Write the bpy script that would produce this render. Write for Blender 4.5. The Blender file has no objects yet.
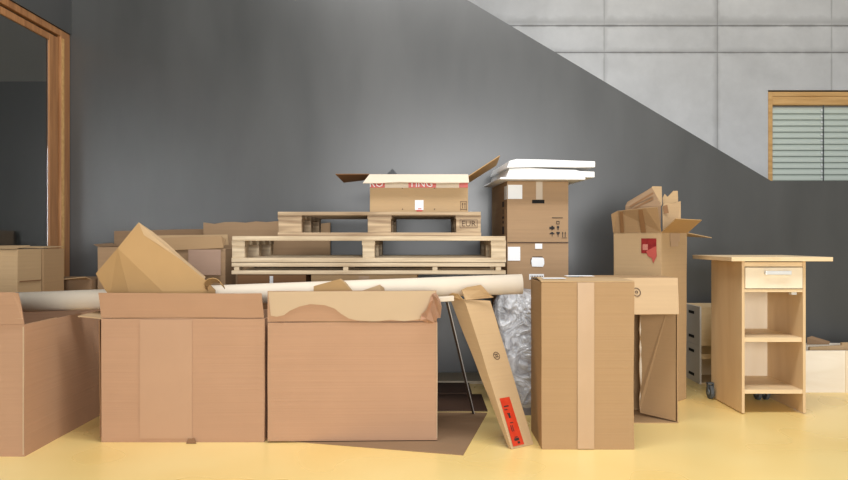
import bpy, bmesh, math, random
from mathutils import Vector, Matrix, noise
random.seed(7)
S = bpy.context.scene
C = S.collection
R = math.radians
F = 700.0            # focal length in pixels of the 848 wide frame
EYE = 1.0            # eye height in metres

# ------------------------------------------------------------------ camera
cd = bpy.data.cameras.new('camera'); cam = bpy.data.objects.new('camera', cd); C.objects.link(cam)
cd.sensor_width = 36; cd.lens = 36*702/848; cam.location = (0, 0, EYE); cam.rotation_euler = (R(90), 0, 0)
cd.clip_end = 60
S.camera = cam
# ------------------------------------------------------------------ world and light
w = bpy.data.worlds.new('world'); S.world = w; w.use_nodes = True
bg = w.node_tree.nodes['Background']; bg.inputs[0].default_value = (0.97, 0.985, 1.0, 1); bg.inputs[1].default_value = 0.20
def area(name, loc, rot, sx, sy, power, col):
    l = bpy.data.lights.new(name, 'AREA'); l.shape = 'RECTANGLE'; l.size = sx; l.size_y = sy
    l.energy = power; l.color = col
    o = bpy.data.objects.new(name, l); C.objects.link(o); o.location = loc; o.rotation_euler = rot
    return o
area('window_daylight', (0.6, -4.0, 1.5), (R(89), 0, 0), 3.6, 2.6, 405, (1.0, 1.0, 1.0))
area('ceiling_light_row', (0.9, 2.4, 4.4), (R(12), 0, 0), 4.6, 0.9, 170, (1.0, 0.99, 0.97))
S.view_settings.view_transform = 'Standard'; S.view_settings.look = 'None'
S.view_settings.gamma = 1.0; S.view_settings.exposure = 0.0
S.view_settings.use_curve_mapping = False

# ------------------------------------------------------------------ helpers
def lin(c):
    out = []
    for v in c:
        v /= 255.0
        out.append(v/12.92 if v <= 0.04045 else ((v+0.055)/1.055)**2.4)
    return tuple(out)+(1,)
def P(px, py, Y):                      # the point at depth Y seen at (px, py)
    return Vector(((px-424)*Y/F, Y, EYE-(py-240)*Y/F))
def FL(px, py, z=0.0):                 # point of the floor
    Y = (EYE-z)*F/(py-240); return Vector(((px-424)*Y/F, Y, z))

WL = {}                                # world location of each object's origin
class MB:
    def __init__(s, M=None): s.bm = bmesh.new(); s.M = M or Matrix()
    def hexa(s, p):                    # 8 points: bottom ring 0-3, top ring 4-7
        v = [s.bm.verts.new(s.M @ Vector(q)) for q in p]
        for f in ((3,2,1,0),(4,5,6,7),(0,1,5,4),(1,2,6,5),(2,3,7,6),(3,0,4,7)):
            s.bm.faces.new([v[i] for i in f])
        return s
    def box(s, x0, x1, y0, y1, z0, z1):
        return s.hexa([(x0,y0,z0),(x1,y0,z0),(x1,y1,z0),(x0,y1,z0),(x0,y0,z1),(x1,y0,z1),(x1,y1,z1),(x0,y1,z1)])
    def sheet(s, pts, t, nrm=None):    # polygon given thickness t along its normal
        pts = [s.M @ Vector(p) for p in pts]
        if nrm is None:
            nrm = Vector()
            for i in range(len(pts)):
                nrm += (pts[i]-pts[0]).cross(pts[(i+1)%len(pts)]-pts[0])
            nrm.normalize()
        else: nrm = Vector(nrm).normalized()
        a = [s.bm.verts.new(p) for p in pts]; b = [s.bm.verts.new(p+nrm*t) for p in pts]
        n = len(pts)
        s.bm.faces.new(list(reversed(a))); s.bm.faces.new(b)
        for i in range(n):
            j = (i+1) % n; s.bm.faces.new((a[i], a[j], b[j], b[i]))
        return s
    def tube(s, a, b, r, n=32, r_in=0.0):
        a = s.M @ Vector(a); b = s.M @ Vector(b); d = (b-a).normalized()
        u = d.orthogonal().normalized(); v = d.cross(u)
        def ring(c, rr): return [s.bm.verts.new(c+(u*math.cos(2*math.pi*i/n)+v*math.sin(2*math.pi*i/n))*rr) for i in range(n)]
        A, B = ring(a, r), ring(b, r)
        for i in range(n): s.bm.faces.new((A[i], A[(i+1)%n], B[(i+1)%n], B[i]))
        if r_in > 0:
            A2, B2 = ring(a, r_in), ring(b, r_in)
            for i in range(n):
                j = (i+1) % n
                s.bm.faces.new((A2[j], A2[i], B2[i], B2[j])); s.bm.faces.new((A[j], A[i], A2[i], A2[j])); s.bm.faces.new((B[i], B[j], B2[j], B2[i]))
        else:
            s.bm.faces.new(list(reversed(A))); s.bm.faces.new(B)
        return s
    def grain(s, step=0.07, amp=0.003, freq=4.0, seed=0.0):   # cut long faces up and warp them a little, as handled board is
        for _ in range(6):
            es = [e for e in s.bm.edges if e.calc_length() > step*1.6]
            if not es: break
            bmesh.ops.subdivide_edges(s.bm, edges=es, cuts=1, use_grid_fill=True)
            if len(s.bm.verts) > 9000: break
        for v in s.bm.verts:
            v.co += noise.noise_vector(v.co*freq+Vector((seed, seed*.7, -seed)))*amp
        return s
    def fit(s):                         # keep the lowest point where it was meant to stand
        return s
def part(name, mb, mat, parent=None, bevel=0.0, smooth=False):
    bm = mb.bm
    bmesh.ops.recalc_face_normals(bm, faces=bm.faces)
    xs = [v.co for v in bm.verts]
    lo = Vector([min(c[i] for c in xs) for i in range(3)]); hi = Vector([max(c[i] for c in xs) for i in range(3)])
    org = Vector(((lo.x+hi.x)/2, (lo.y+hi.y)/2, lo.z))
    for v in bm.verts: v.co -= org
    me = bpy.data.meshes.new(name); bm.to_mesh(me); bm.free()
    if smooth:
        for p in me.polygons: p.use_smooth = True
    me.materials.append(mat)
    o = bpy.data.objects.new(name, me); C.objects.link(o)
    if parent:
        o.parent = parent; o.location = org-WL[parent.name]
    else: o.location = org
    WL[o.name] = org
    if bevel:
        m = o.modifiers.new('bevel', 'BEVEL'); m.width = bevel; m.segments = 2; m.limit_method = 'ANGLE'; m.angle_limit = R(40)
    return o
def tag(o, label, cat, group=None, kind=None):
    o['label'] = label
    if cat: o['category'] = cat
    if group: o['group'] = group
    if kind: o['kind'] = kind
    return o
def thing(name, label, cat, loc, group=None):
    o = bpy.data.objects.new(name, None); C.objects.link(o); o.empty_display_size = .1
    o.location = loc; WL[o.name] = Vector(loc)
    return tag(o, label, cat, group)
def struct(name, mb, mat, parent=None, bevel=0):
    o = part(name, mb, mat, parent, bevel)
    if not parent: o['kind'] = 'structure'
    return o
def text(name, body, size, M, mat, parent, extrude=0.0005, sx=1.0):
    cu = bpy.data.curves.new(name, 'FONT'); cu.body = body; cu.size = size; cu.extrude = extrude
    cu.align_x = 'CENTER'; cu.align_y = 'CENTER'; cu.resolution_u = 2
    t = bpy.data.objects.new('tmp', cu); C.objects.link(t)
    bpy.context.view_layer.update()
    me = bpy.data.meshes.new_from_object(t.evaluated_get(bpy.context.evaluated_depsgraph_get()))
    bpy.data.objects.remove(t); bpy.data.curves.remove(cu)
    mb = MB(); mb.bm.from_mesh(me); bpy.data.meshes.remove(me)
    # text lies in XY -> stand it up facing -Y
    T = M @ Matrix.Rotation(R(90), 4, 'X') @ Matrix.Diagonal((sx, 1, 1, 1))
    for v in mb.bm.verts: v.co = T @ v.co
    return part(name, mb, mat, parent)

# ------------------------------------------------------------------ materials
def newmat(name):
    m = bpy.data.materials.new(name); m.use_nodes = True
    return m, m.node_tree.nodes, m.node_tree.links, m.node_tree.nodes['Principled BSDF']
def plain(name, col, rough=.6, metal=0.0, spec=.5):
    m, n, l, b = newmat(name)
    b.inputs['Base Color'].default_value = lin(col); b.inputs['Roughness'].default_value = rough; b.inputs['Metallic'].default_value = metal
    b.inputs['Specular IOR Level'].default_value = spec
    t = n.new('ShaderNodeTexCoord'); z = n.new('ShaderNodeTexNoise'); z.inputs['Scale'].default_value = 9
    r = n.new('ShaderNodeMapRange'); r.inputs[3].default_value = rough-.05; r.inputs[4].default_value = rough+.05
    l.new(t.outputs['Object'], z.inputs['Vector']); l.new(z.outputs['Fac'], r.inputs[0]); l.new(r.outputs[0], b.inputs['Roughness'])
    return m
def mixcol(n, l, fac, c1, c2):
    x = n.new('ShaderNodeMix'); x.data_type = 'RGBA'
    for s, v in ((6, c1), (7, c2)):
        if isinstance(v, tuple): x.inputs[s].default_value = v
        else: l.new(v, x.inputs[s])
    if isinstance(fac, float): x.inputs[0].default_value = fac
    else: l.new(fac, x.inputs[0])
    return x.outputs[2]
def board(name, col, var=.10, scale=(1.5, 1.5, 55), rough=.8, crumple=.25):
    """corrugated card: faint flutes across, cloudy tone, handled surface"""
    m, n, l, b = newmat(name)
    t = n.new('ShaderNodeTexCoord'); mp = n.new('ShaderNodeMapping'); mp.inputs['Scale'].default_value = scale
    z = n.new('ShaderNodeTexNoise'); z.inputs['Scale'].default_value = 1.0; z.inputs['Detail'].default_value = 3
    z2 = n.new('ShaderNodeTexNoise'); z2.inputs['Scale'].default_value = 4.5; z2.inputs['Detail'].default_value = 5
    l.new(t.outputs['Object'], mp.inputs[0]); l.new(mp.outputs[0], z.inputs['Vector']); l.new(t.outputs['Object'], z2.inputs['Vector'])
    c = lin(col); d = tuple(v*(1-var) for v in c[:3])+(1,); e = tuple(min(1, v*(1+var)) for v in c[:3])+(1,)
    r1 = n.new('ShaderNodeMapRange'); r1.inputs[1].default_value = .3; r1.inputs[2].default_value = .7
    l.new(z.outputs['Fac'], r1.inputs[0])
    a1 = mixcol(n, l, r1.outputs[0], d, e)
    r2 = n.new('ShaderNodeMapRange'); r2.inputs[1].default_value = .35; r2.inputs[2].default_value = .7; r2.inputs[3].default_value = 0; r2.inputs[4].default_value = .6
    l.new(z2.outputs['Fac'], r2.inputs[0])
    a2 = mixcol(n, l, r2.outputs[0], a1, tuple(v*.93 for v in c[:3])+(1,))
    l.new(a2, b.inputs['Base Color'])
    b.inputs['Roughness'].default_value = rough; b.inputs['Specular IOR Level'].default_value = .3
    bp = n.new('ShaderNodeBump'); bp.inputs['Strength'].default_value = crumple; bp.inputs['Distance'].default_value = .004
    ad = n.new('ShaderNodeMath'); ad.operation = 'ADD'; l.new(z2.outputs['Fac'], ad.inputs[0]); l.new(z.outputs['Fac'], ad.inputs[1])
    l.new(ad.outputs[0], bp.inputs['Height']); l.new(bp.outputs[0], b.inputs['Normal'])
    return m
def wood(name, c1, c2, scale=(2, 30, 30), rough=.6):
    m, n, l, b = newmat(name)
    t = n.new('ShaderNodeTexCoord'); mp = n.new('ShaderNodeMapping'); mp.inputs['Scale'].default_value = scale
    z = n.new('ShaderNodeTexNoise'); z.inputs['Scale'].default_value = 1.0; z.inputs['Detail'].default_value = 6; z.inputs['Distortion'].default_value = .6
    l.new(t.outputs['Object'], mp.inputs[0]); l.new(mp.outputs[0], z.inputs['Vector'])
    r1 = n.new('ShaderNodeMapRange'); r1.inputs[1].default_value = .3; r1.inputs[2].default_value = .72
    l.new(z.outputs['Fac'], r1.inputs[0])
    l.new(mixcol(n, l, r1.outputs[0], lin(c1), lin(c2)), b.inputs['Base Color'])
    b.inputs['Roughness'].default_value = rough; b.inputs['Specular IOR Level'].default_value = .35
    bp = n.new('ShaderNodeBump'); bp.inputs['Strength'].default_value = .2; bp.inputs['Distance'].default_value = .002
    l.new(z.outputs['Fac'], bp.inputs['Height']); l.new(bp.outputs[0], b.inputs['Normal'])
    return m
def mottled(name, c1, c2, sc=1.2, rough=.5, spec=.5, stretch=(1, 1, 1), rvar=.1, detail=6, bump=0.0):
    m, n, l, b = newmat(name)
    t = n.new('ShaderNodeTexCoord'); mp = n.new('ShaderNodeMapping'); mp.inputs['Scale'].default_value = stretch
    z = n.new('ShaderNodeTexNoise'); z.inputs['Scale'].default_value = sc; z.inputs['Detail'].default_value = detail; z.inputs['Roughness'].default_value = .6
    l.new(t.outputs['Object'], mp.inputs[0]); l.new(mp.outputs[0], z.inputs['Vector'])
    r1 = n.new('ShaderNodeMapRange'); r1.inputs[1].default_value = .3; r1.inputs[2].default_value = .7
    l.new(z.outputs['Fac'], r1.inputs[0])
    l.new(mixcol(n, l, r1.outputs[0], lin(c1), lin(c2)), b.inputs['Base Color'])
    r = n.new('ShaderNodeMapRange'); r.inputs[3].default_value = rough-rvar; r.inputs[4].default_value = rough+rvar
    l.new(z.outputs['Fac'], r.inputs[0]); l.new(r.outputs[0], b.inputs['Roughness'])
    b.inputs['Specular IOR Level'].default_value = spec
    if bump:
        bp = n.new('ShaderNodeBump'); bp.inputs['Strength'].default_value = bump; bp.inputs['Distance'].default_value = .01
        l.new(z.outputs['Fac'], bp.inputs['Height']); l.new(bp.outputs[0], b.inputs['Normal'])
    return m

M = {}
M['floor'] = mottled('yellow_linoleum', (248, 214, 134), (255, 230, 160), 1.2, .28, .6, rvar=.04, detail=2)
M['dark'] = mottled('anthracite_paint', (64, 65, 65), (77, 78, 78), 2.2, .33, .8, (1, 1, .3), .04)
M['frame'] = wood('oiled_timber', (148, 100, 62), (186, 134, 88), (30, 30, 2), .45)
M['frame_light'] = wood('pine_frame', (196, 150, 92), (226, 184, 124), (2, 30, 30), .5)
M['frame_gap'] = plain('gap_shade', (40, 34, 30), .7)  # near-black colour painted in for the shade of frame gaps and recesses
M['pink'] = board('rosy_brown_board', (182, 144, 115), .025, (.8, .8, 90))
M['pinkside'] = M['pink']
M['beige'] = board('pale_torn_paper', (198, 174, 144), .03, (3, 3, 6))
M['brown'] = board('brown_board', (172, 140, 103), .03, (.8, .8, 80))
M['tan'] = board('tan_board', (190, 160, 121), .03, (.8, .8, 80))
M['ochre'] = board('ochre_board', (182, 146, 99), .05, (4, 4, 4))
M['grey_tan'] = board('greyish_board', (168, 138, 106), .06)
M['far'] = board('dull_brown_board', (146, 118, 90), .06)
M['light'] = board('light_board', (194, 164, 126), .05)
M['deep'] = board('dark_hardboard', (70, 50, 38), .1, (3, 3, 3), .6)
M['stone_board'] = board('stone_grey_board', (186, 176, 156), .06, (3, 3, 3), .6)
M['inner'] = board('inner_board', (140, 104, 72), .06)
M['cream'] = board('cream_lining', (222, 208, 188), .03, (3, 3, 3))
M['paper'] = board('cream_paper_roll', (230, 216, 196), .03, (3, 3, 3), .75, .08)
M['core'] = plain('roll_core', (150, 128, 100), .9)
M['white'] = plain('white_label', (238, 240, 242), .5)
M['foam'] = mottled('white_foam', (240, 242, 244), (250, 250, 250), 30, .75, .3)
M['red'] = mottled('red_tape', (190, 48, 24), (206, 66, 38), 20, .4)
M['red_label'] = mottled('dark_red_label', (120, 26, 30), (164, 50, 48), 30, .4)
M['black'] = plain('black_print', (40, 34, 32), .7)
M['ink'] = plain('brown_ink', (84, 64, 50), .8)
M['redink'] = plain('red_ink', (200, 70, 50), .6)
M['hole'] = plain('black_hole', (16, 13, 11), .9)
M['tape'] = board('clear_tape', (190, 160, 128), .04, (3, 3, 3), .28, .1)
M['tape_brown'] = board('brown_tape', (150, 112, 76), .04, (3, 3, 3), .35, .1)
M['pal_old'] = wood('weathered_pallet_wood', (136, 112, 88), (204, 180, 148), (2.5, 26, 40), .8)
M['pal_new'] = wood('fresh_pallet_wood', (180, 156, 124), (230, 210, 178), (2.5, 26, 40), .75)
M['ply'] = wood('birch_ply', (206, 174, 132), (224, 196, 154), (6, 6, 1.5), .45)
M['ply_edge'] = wood('birch_edge', (218, 190, 148), (234, 210, 172), (3, 3, 30), .5)
M['ply_pale'] = wood('pale_birch', (234, 216, 186), (244, 230, 206), (5, 5, 1), .5)
M['metal'] = plain('satin_metal', (226, 228, 230), .35, .3)
M['rubber'] = plain('grey_rubber', (78, 82, 84), .6)
M['crate'] = plain('grey_crate', (205, 199, 190), .55)
M['crate_front'] = wood('crate_ply', (206, 180, 140), (222, 198, 158), (3, 3, 12), .5)
M['whitebox'] = wood('whitewashed_ply', (232, 220, 200), (246, 238, 224), (2, 2, 8), .6)
M['slat'] = plain('blind_slat', (206, 216, 206), .4)
M['slate'] = plain('dark_rail', (62, 50, 42), .35, .4)
# concrete with joints
def concrete():
    m, n, l, b = newmat('cast_concrete')
    t = n.new('ShaderNodeTexCoord')
    z = n.new('ShaderNodeTexNoise'); z.inputs['Scale'].default_value = 1.1; z.inputs['Detail'].default_value = 8; z.inputs['Roughness'].default_value = .62
    l.new(t.outputs['Object'], z.inputs['Vector'])
    r1 = n.new('ShaderNodeMapRange'); r1.inputs[1].default_value = .32; r1.inputs[2].default_value = .7; l.new(z.outputs['Fac'], r1.inputs[0])
    base = mixcol(n, l, r1.outputs[0], lin((182, 183, 184)), lin((214, 215, 216)))
    z3 = n.new('ShaderNodeTexNoise'); z3.inputs['Scale'].default_value = 9; z3.inputs['Detail'].default_value = 4; l.new(t.outputs['Object'], z3.inputs['Vector'])
    sp = n.new('ShaderNodeSeparateXYZ'); l.new(t.outputs['Object'], sp.inputs[0])
    # a stain band along each joint, its width wandering with noise
    def band(sock, centre, wd):
        s = n.new('ShaderNodeMath'); s.operation = 'SUBTRACT'; l.new(sock, s.inputs[0]); s.inputs[1].default_value = centre
        a = n.new('ShaderNodeMath'); a.operation = 'ABSOLUTE'; l.new(s.outputs[0], a.inputs[0])
        k = n.new('ShaderNodeMath'); k.operation = 'MULTIPLY'; l.new(z3.outputs['Fac'], k.inputs[0]); k.inputs[1].default_value = wd*2.2
        d = n.new('ShaderNodeMath'); d.operation = 'DIVIDE'; l.new(a.outputs[0], d.inputs[0]); l.new(k.outputs[0], d.inputs[1])
        o = n.new('ShaderNodeMath'); o.operation = 'SUBTRACT'; o.inputs[0].default_value = 1; l.new(d.outputs[0], o.inputs[1]); o.use_clamp = True
        return o.outputs[0]
    acc = None
    for sock, c, wd, st in ((2, 3.045, .013, 1), (2, 2.79, .012, 1), (0, 1.72, .010, .5), (0, 2.80, .012, .7), (0, 3.89, .010, .45), (2, 3.08, .06, .35), (0, 2.79, .04, .3), (2, 2.80, .04, .25), (0, 1.73, .03, .2)):
        o = band(sp.outputs[sock], c, wd)
        mu = n.new('ShaderNodeMath'); mu.operation = 'MULTIPLY'; l.new(o, mu.inputs[0]); mu.inputs[1].default_value = st
        if acc is None: acc = mu.outputs[0]
        else:
            mx = n.new('ShaderNodeMath'); mx.operation = 'MAXIMUM'; l.new(acc, mx.inputs[0]); l.new(mu.outputs[0], mx.inputs[1]); acc = mx.outputs[0]
    l.new(mixcol(n, l, acc, base, lin((112, 111, 110))), b.inputs['Base Color'])
    b.inputs['Roughness'].default_value = .8; b.inputs['Specular IOR Level'].default_value = .3
    bp = n.new('ShaderNodeBump'); bp.inputs['Strength'].default_value = .3; bp.inputs['Distance'].default_value = .01; bp.invert = True
    l.new(acc, bp.inputs['Height']); l.new(bp.outputs[0], b.inputs['Normal'])
    return m
M['concrete'] = concrete()
def glass():
    m, n, l, b = newmat('window_glass')
    b.inputs['Base Color'].default_value = (.75, .78, .78, 1); b.inputs['Roughness'].default_value = .03
    b.inputs['Transmission Weight'].default_value = 1.0; b.inputs['IOR'].default_value = 1.45
    return m
M['glass'] = glass()
def film():
    m, n, l, b = newmat('clear_plastic_film')
    b.inputs['Base Color'].default_value = (.80, .82, .86, 1); b.inputs['Roughness'].default_value = .16
    b.inputs['Alpha'].default_value = .5; b.inputs['Specular IOR Level'].default_value = .9
    t = n.new('ShaderNodeTexCoord'); z = n.new('ShaderNodeTexNoise'); z.inputs['Scale'].default_value = 7; z.inputs['Detail'].default_value = 3; z.inputs['Distortion'].default_value = 2.5
    l.new(t.outputs['Object'], z.inputs['Vector'])
    bp = n.new('ShaderNodeBump'); bp.inputs['Strength'].default_value = 1.0; bp.inputs['Distance'].default_value = .05
    l.new(z.outputs['Fac'], bp.inputs['Height']); l.new(bp.outputs[0], b.inputs['Normal'])
    r = n.new('ShaderNodeMapRange'); r.inputs[1].default_value = .35; r.inputs[2].default_value = .65; r.inputs[3].default_value = .3; r.inputs[4].default_value = .75
    l.new(z.outputs['Fac'], r.inputs[0]); l.new(r.outputs[0], b.inputs['Alpha'])
    return m
M['film'] = film()

# ------------------------------------------------------------------ the setting
XL = -2.62
struct('floor', MB().box(-8, 8, -5.0, 8.0, -.1, 0), M['floor'])
wb = MB(); yb = 5.2
slope = 180.0/302
zt = 1+(240-181)*yb/F                                  # level part of the dark parapet
xk = (770-424)*yb/F; xtop = xk-(4.4-zt)/slope
wb.sheet([(XL-.02, yb, 0), (7.0, yb, 0), (7.0, yb, zt), (xk, yb, zt), (xtop, yb, 4.4), (XL-.02, yb, 4.4)], .16, (0, 1, 0))
struct('wall_back', wb, M['dark'])
cw = MB(); yc = 6.7
# concrete wall around the window opening; origin kept at the world origin for the joints
wx0, wx1, wz0, wz1 = (767-424)*yc/F, 5.2, 1.0, 1+(240-90.5)*yc/F
for a in ((-2.6, wx0, 0, 4.6), (wx1, 8, 0, 4.6), (wx0, wx1, 0, wz0), (wx0, wx1, wz1, 4.6)):
    cw.box(a[0], a[1], yc, yc+.3, a[2], a[3])
me = bpy.data.meshes.new('wall_concrete'); bmesh.ops.recalc_face_normals(cw.bm, faces=cw.bm.faces); cw.bm.to_mesh(me); me.materials.append(M['concrete'])
o = bpy.data.objects.new('wall_stairwell', me); C.objects.link(o); o['kind'] = 'structure'
# window in the concrete wall
wn = thing('window_1', 'timber framed window high in the concrete wall', None, (wx0, yc, wz0)); wn['kind'] = 'structure'
fw = .055
part('window_frame', MB().box(wx0+.012, wx0+fw, yc+.02, yc+.12, wz0, wz1-.012).box(wx1-fw, wx1, yc+.02, yc+.12, wz0, wz1-.012)
     .box(wx0+fw, wx1-fw, yc+.02, yc+.12, wz0, wz0+.05).box(wx0+fw, wx1-fw, yc+.02, yc+.12, wz1-.055, wz1-.012), M['frame_light'], wn, .003)
part('head_board', MB().box(wx0+fw, wx1-fw, yc+.03, yc+.11, wz1-.135, wz1-.056), M['frame_light'], wn)
part('reveal_gap', MB().box(wx0, wx0+.012, yc+.03, yc+.12, wz0, wz1).box(wx0+.012, wx1, yc+.03, yc+.12, wz1-.012, wz1), M['frame_gap'], wn)
part('pane', MB().box(wx0+fw, wx1-fw, yc+.2, yc+.21, wz0+.05, wz1-.1), M['glass'], wn)
bl = thing('venetian_blind', 'lowered venetian blind of pale green grey slats in the concrete wall window', 'blind', ((wx0+wx1)/2, yc+.08, wz0+.06))
sl = MB(); z = wz1-.15; i = 0
while z > wz0+.1:
    x0, x1 = wx0+fw+.004, wx1-fw-.004
    prof = [(yc+.075-.012*math.sin(math.pi*q/4)-.032*(q/4), z-.064*q/4) for q in range(5)]
    for q in range(4):
        (ya, za), (yb2, zb) = prof[q], prof[q+1]
        sl.hexa([(x0, yb2, zb), (x1, yb2, zb), (x1, yb2+.003, zb), (x0, yb2+.003, zb), (x0, ya, za), (x1, ya, za), (x1, ya+.003, za), (x0, ya+.003, za)])
    z -= .0585; i += 1
part('slats', sl, M['slat'], bl)
for xx in ((824-424)*yc/F, (824-424)*yc/F+.75):
    part('ladder_cord', MB().box(xx, xx+.008, yc+.033, yc+.039, wz0+.1, wz1-.14), M['rubber'], bl)
    cl = MB(); z = wz1-.185; n_ = 0
    while z > wz0+.1:
        cl.box(xx-.022, xx-.006, yc+.030, yc+.040, z-.008, z+.008).box(xx-.0145, xx-.0135, yc+.036, yc+.039, z-.06, z+.0); z -= .0585
    part('cord_clips', cl, M['white'], bl)
# glazed side wall on the left
w2 = thing('window_2', 'floor to ceiling glazing in a timber frame', None, (XL, 3.0, 0)); w2['kind'] = 'structure'
part('corner_post', MB().box(XL-.10, XL+.0, 5.065, 5.195, 0, 2.518), M['frame'], w2, .004)
part('sash_stile', MB().box(XL-.028, XL-.010, 4.93, 5.045, 0, 2.455), M['frame'], w2, .004)
part('stile_recess_shade', MB().box(XL-.10, XL-.03, 5.046, 5.064, 0, 2.455), M['frame_gap'], w2)  # dark fill painting the shaded recess between post and sash
part('head_rail', MB().box(XL-.10, XL+.0, 1.0, 5.064, 2.470, 2.518), M['frame'], w2, .004)
part('sash_head', MB().box(XL-.028, XL-.010, 1.0, 4.929, 2.407, 2.455), M['frame'], w2, .004)
part('head_recess_shade', MB().box(XL-.10, XL-.03, 1.0, 5.064, 2.456, 2.469), M['frame_gap'], w2)  # same painted recess shade, above the sash head
part('pane', MB().box(XL-.027, XL-.021, 1.0, 4.929, 0.0, 2.406), M['glass'], w2)
part('light_bead', MB().box(XL-.004, XL+.002, 5.075, 5.11, 0, 2.46), M['frame_light'], w2)
struct('wall_left', MB().box(XL-.16, XL+.01, 1.0, 5.2, 2.52, 4.4), M['dark'])
struct('wall_pane_backing', MB().box(-8, XL-.2, 6.2, 6.3, 0, 2.4), M['dark'])  # invented wall behind the pane, its dark tone stands for the reflection
struct('wall_pane_backing_upper', MB().box(-8, XL-.2, 6.2, 6.3, 2.4, 4.4), mottled('reflection_grey', (150, 147, 143), (158, 155, 151)))  # lighter upper part of the reflection, painted on the added wall
struct('wall_pane_backing_side', MB().box(-8, -7.9, 1, 6.2, 0, 4.4), M['dark'])

# ------------------------------------------------------------------ cartons
TH = .005
def frameM(x, y, z, rot=0): return Matrix.Translation((x, y, z)) @ Matrix.Rotation(R(rot), 4, 'Z')
def carton_body(T, w, d, h, mat, root, name='body', closed=False, amp=.003, seed=1.0, open_front=False):
    """local frame: x 0..w, y 0..d (front at y=0), z 0..h"""
    m = MB(T)
    if closed:
        m.box(0, w, 0, d, 0, h)
    else:
        m.box(0, w, 0, d, 0, TH)
        if not open_front: m.box(0, w, 0, TH, TH, h)
        m.box(0, w, d-TH, d, TH, h)
        m.box(0, TH, TH, d-TH, TH, h); m.box(w-TH, w, TH, d-TH, TH, h)
        if open_front: m.box(TH, w-TH, 0, d-TH, h-TH, h)
    z0 = T.translation.z
    m.grain(.09, amp, 3.5, seed)
    for v in m.bm.verts:
        if v.co.z < z0 or v.co.z - z0 < .004: v.co.z = z0
        if closed and v.co.z > z0+h-.006: v.co.z = z0+h
    return part(name, m, mat, root, .0015)
def poly_part(name, pts, t, mat, root, amp=.003, seed=2.0, nrm=None, step=.06):
    m = MB().sheet(pts, t, nrm)
    if amp:
        # triangulate before cutting so that warping stays clean
        bmesh.ops.triangulate(m.bm, faces=[f for f in m.bm.faces if len(f.verts) > 4])
        m.grain(step, amp, 6, seed)
    return part(name, m, mat, root)
def marks(name, T, rects, mat, root, t=.0008, y=-.0012):
    if name in ('white_label', 'tape_strip', 'label_mark', 'side_print') and len(rects) > 1:
        for q_ in rects: marks(name, T, [q_], mat, root, t, y)
        return
    m = MB(T)
    for r in rects:
        if len(r) == 4 and not isinstance(r[0], tuple):
            m.box(r[0], r[1], y-t, y, r[2], r[3])
        else: m.sheet([(p[0], y-t, p[1]) for p in r], t)
    return part(name, m, mat, root)
def ring_pts(cx, cz, r0, r1, n=14):
    out = []
    for i in range(n):
        a, b = 2*math.pi*i/n, 2*math.pi*(i+1)/n
        out.append([(cx+r0*math.cos(a), cz+r0*math.sin(a)), (cx+r1*math.cos(a), cz+r1*math.sin(a)),
                    (cx+r1*math.cos(b), cz+r1*math.sin(b)), (cx+r0*math.cos(b), cz+r0*math.sin(b))])
    return out

# 1 leftmost front carton
Y0 = 3.24
T = frameM(-2.60, Y0, 0); W = 2.60-1.845
g = thing('cardboard_box', 'large rosy brown open carton at the left edge, nearest the glass wall', 'box', (-2.22, Y0+.38, 0))
carton_body(T, W, .76, .608, M['pink'], g, seed=3)
poly_part('front_flap', [(-2.60, Y0-.002, .612), (-1.842, Y0-.002, .612), P(23, 306, Y0-.01), P(20, 293, Y0-.02), P(14, 292, Y0-.02), (-2.60, Y0-.02, .757)], TH, M['pink'], g, .002, 4)
part('worn_edge', MB().box(-1.8500, -1.8455, Y0-.0045, Y0-.0025, .01, .60), M['beige'], g)
poly_part('torn_edge', [P(-20, 318, Y0-.009), P(24, 318.5, Y0-.009), P(23, 314, Y0-.009), P(10, 316, Y0-.009)], .0015, M['beige'], g, 0)
poly_part('side_flap', [(-1.85, Y0+.02, .606), (-1.85, Y0+.3, .606), (-2.0, Y0+.3, .55), (-2.0, Y0+.02, .55)], TH, M['brown'], g, .001, 6)

# 2 second front carton
Y2 = 3.47
X0, X1 = (102-424)*Y2/F, (265-424)*Y2/F
T = frameM(X0, Y2, 0)
g = thing('cardboard_box', 'large rosy brown open carton with a folded sheet standing in it', 'box', ((X0+X1)/2, Y2+.22, 0))
carton_body(T, X1-X0, .45, .612, M['pink'], g, seed=8)
fz0, fz1 = .616, 1-(293-240)*Y2/F
fb = MB().sheet([(X0, Y2-.001, fz0), (X1-.002, Y2-.001, fz0), (X1-.010, Y2-.022, fz1), (X0-.004, Y2-.022, fz1+.002)], TH, (0, 1, 0)).grain(.07, .003, 6, 4)
part('front_flap', fb, M['pink'], g)
poly_part('side_flap', [(X0-.005, Y2+.02, .612), (X0-.13, Y2+.03, .622), (X0-.14, Y2+.38, .622), (X0-.005, Y2+.42, .612)], TH, M['light'], g, .001, 2)
poly_part('loose_side_panel', [(X0-.012, Y2+.015, .60), (X0-.03, Y2+.12, .60), (X0-.026, Y2+.12, .02), (X0-.008, Y2+.015, .02)], TH, M['inner'], g, .003, 5)
tp = part('packing_tape', MB(T).box((141-102)*Y2/F, (193-102)*Y2/F, -.0035, -.0022, .02, .606), board('faint_tape_pink', (186, 149, 120), .03, (3, 3, 3), .5, .1), g)

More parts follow.
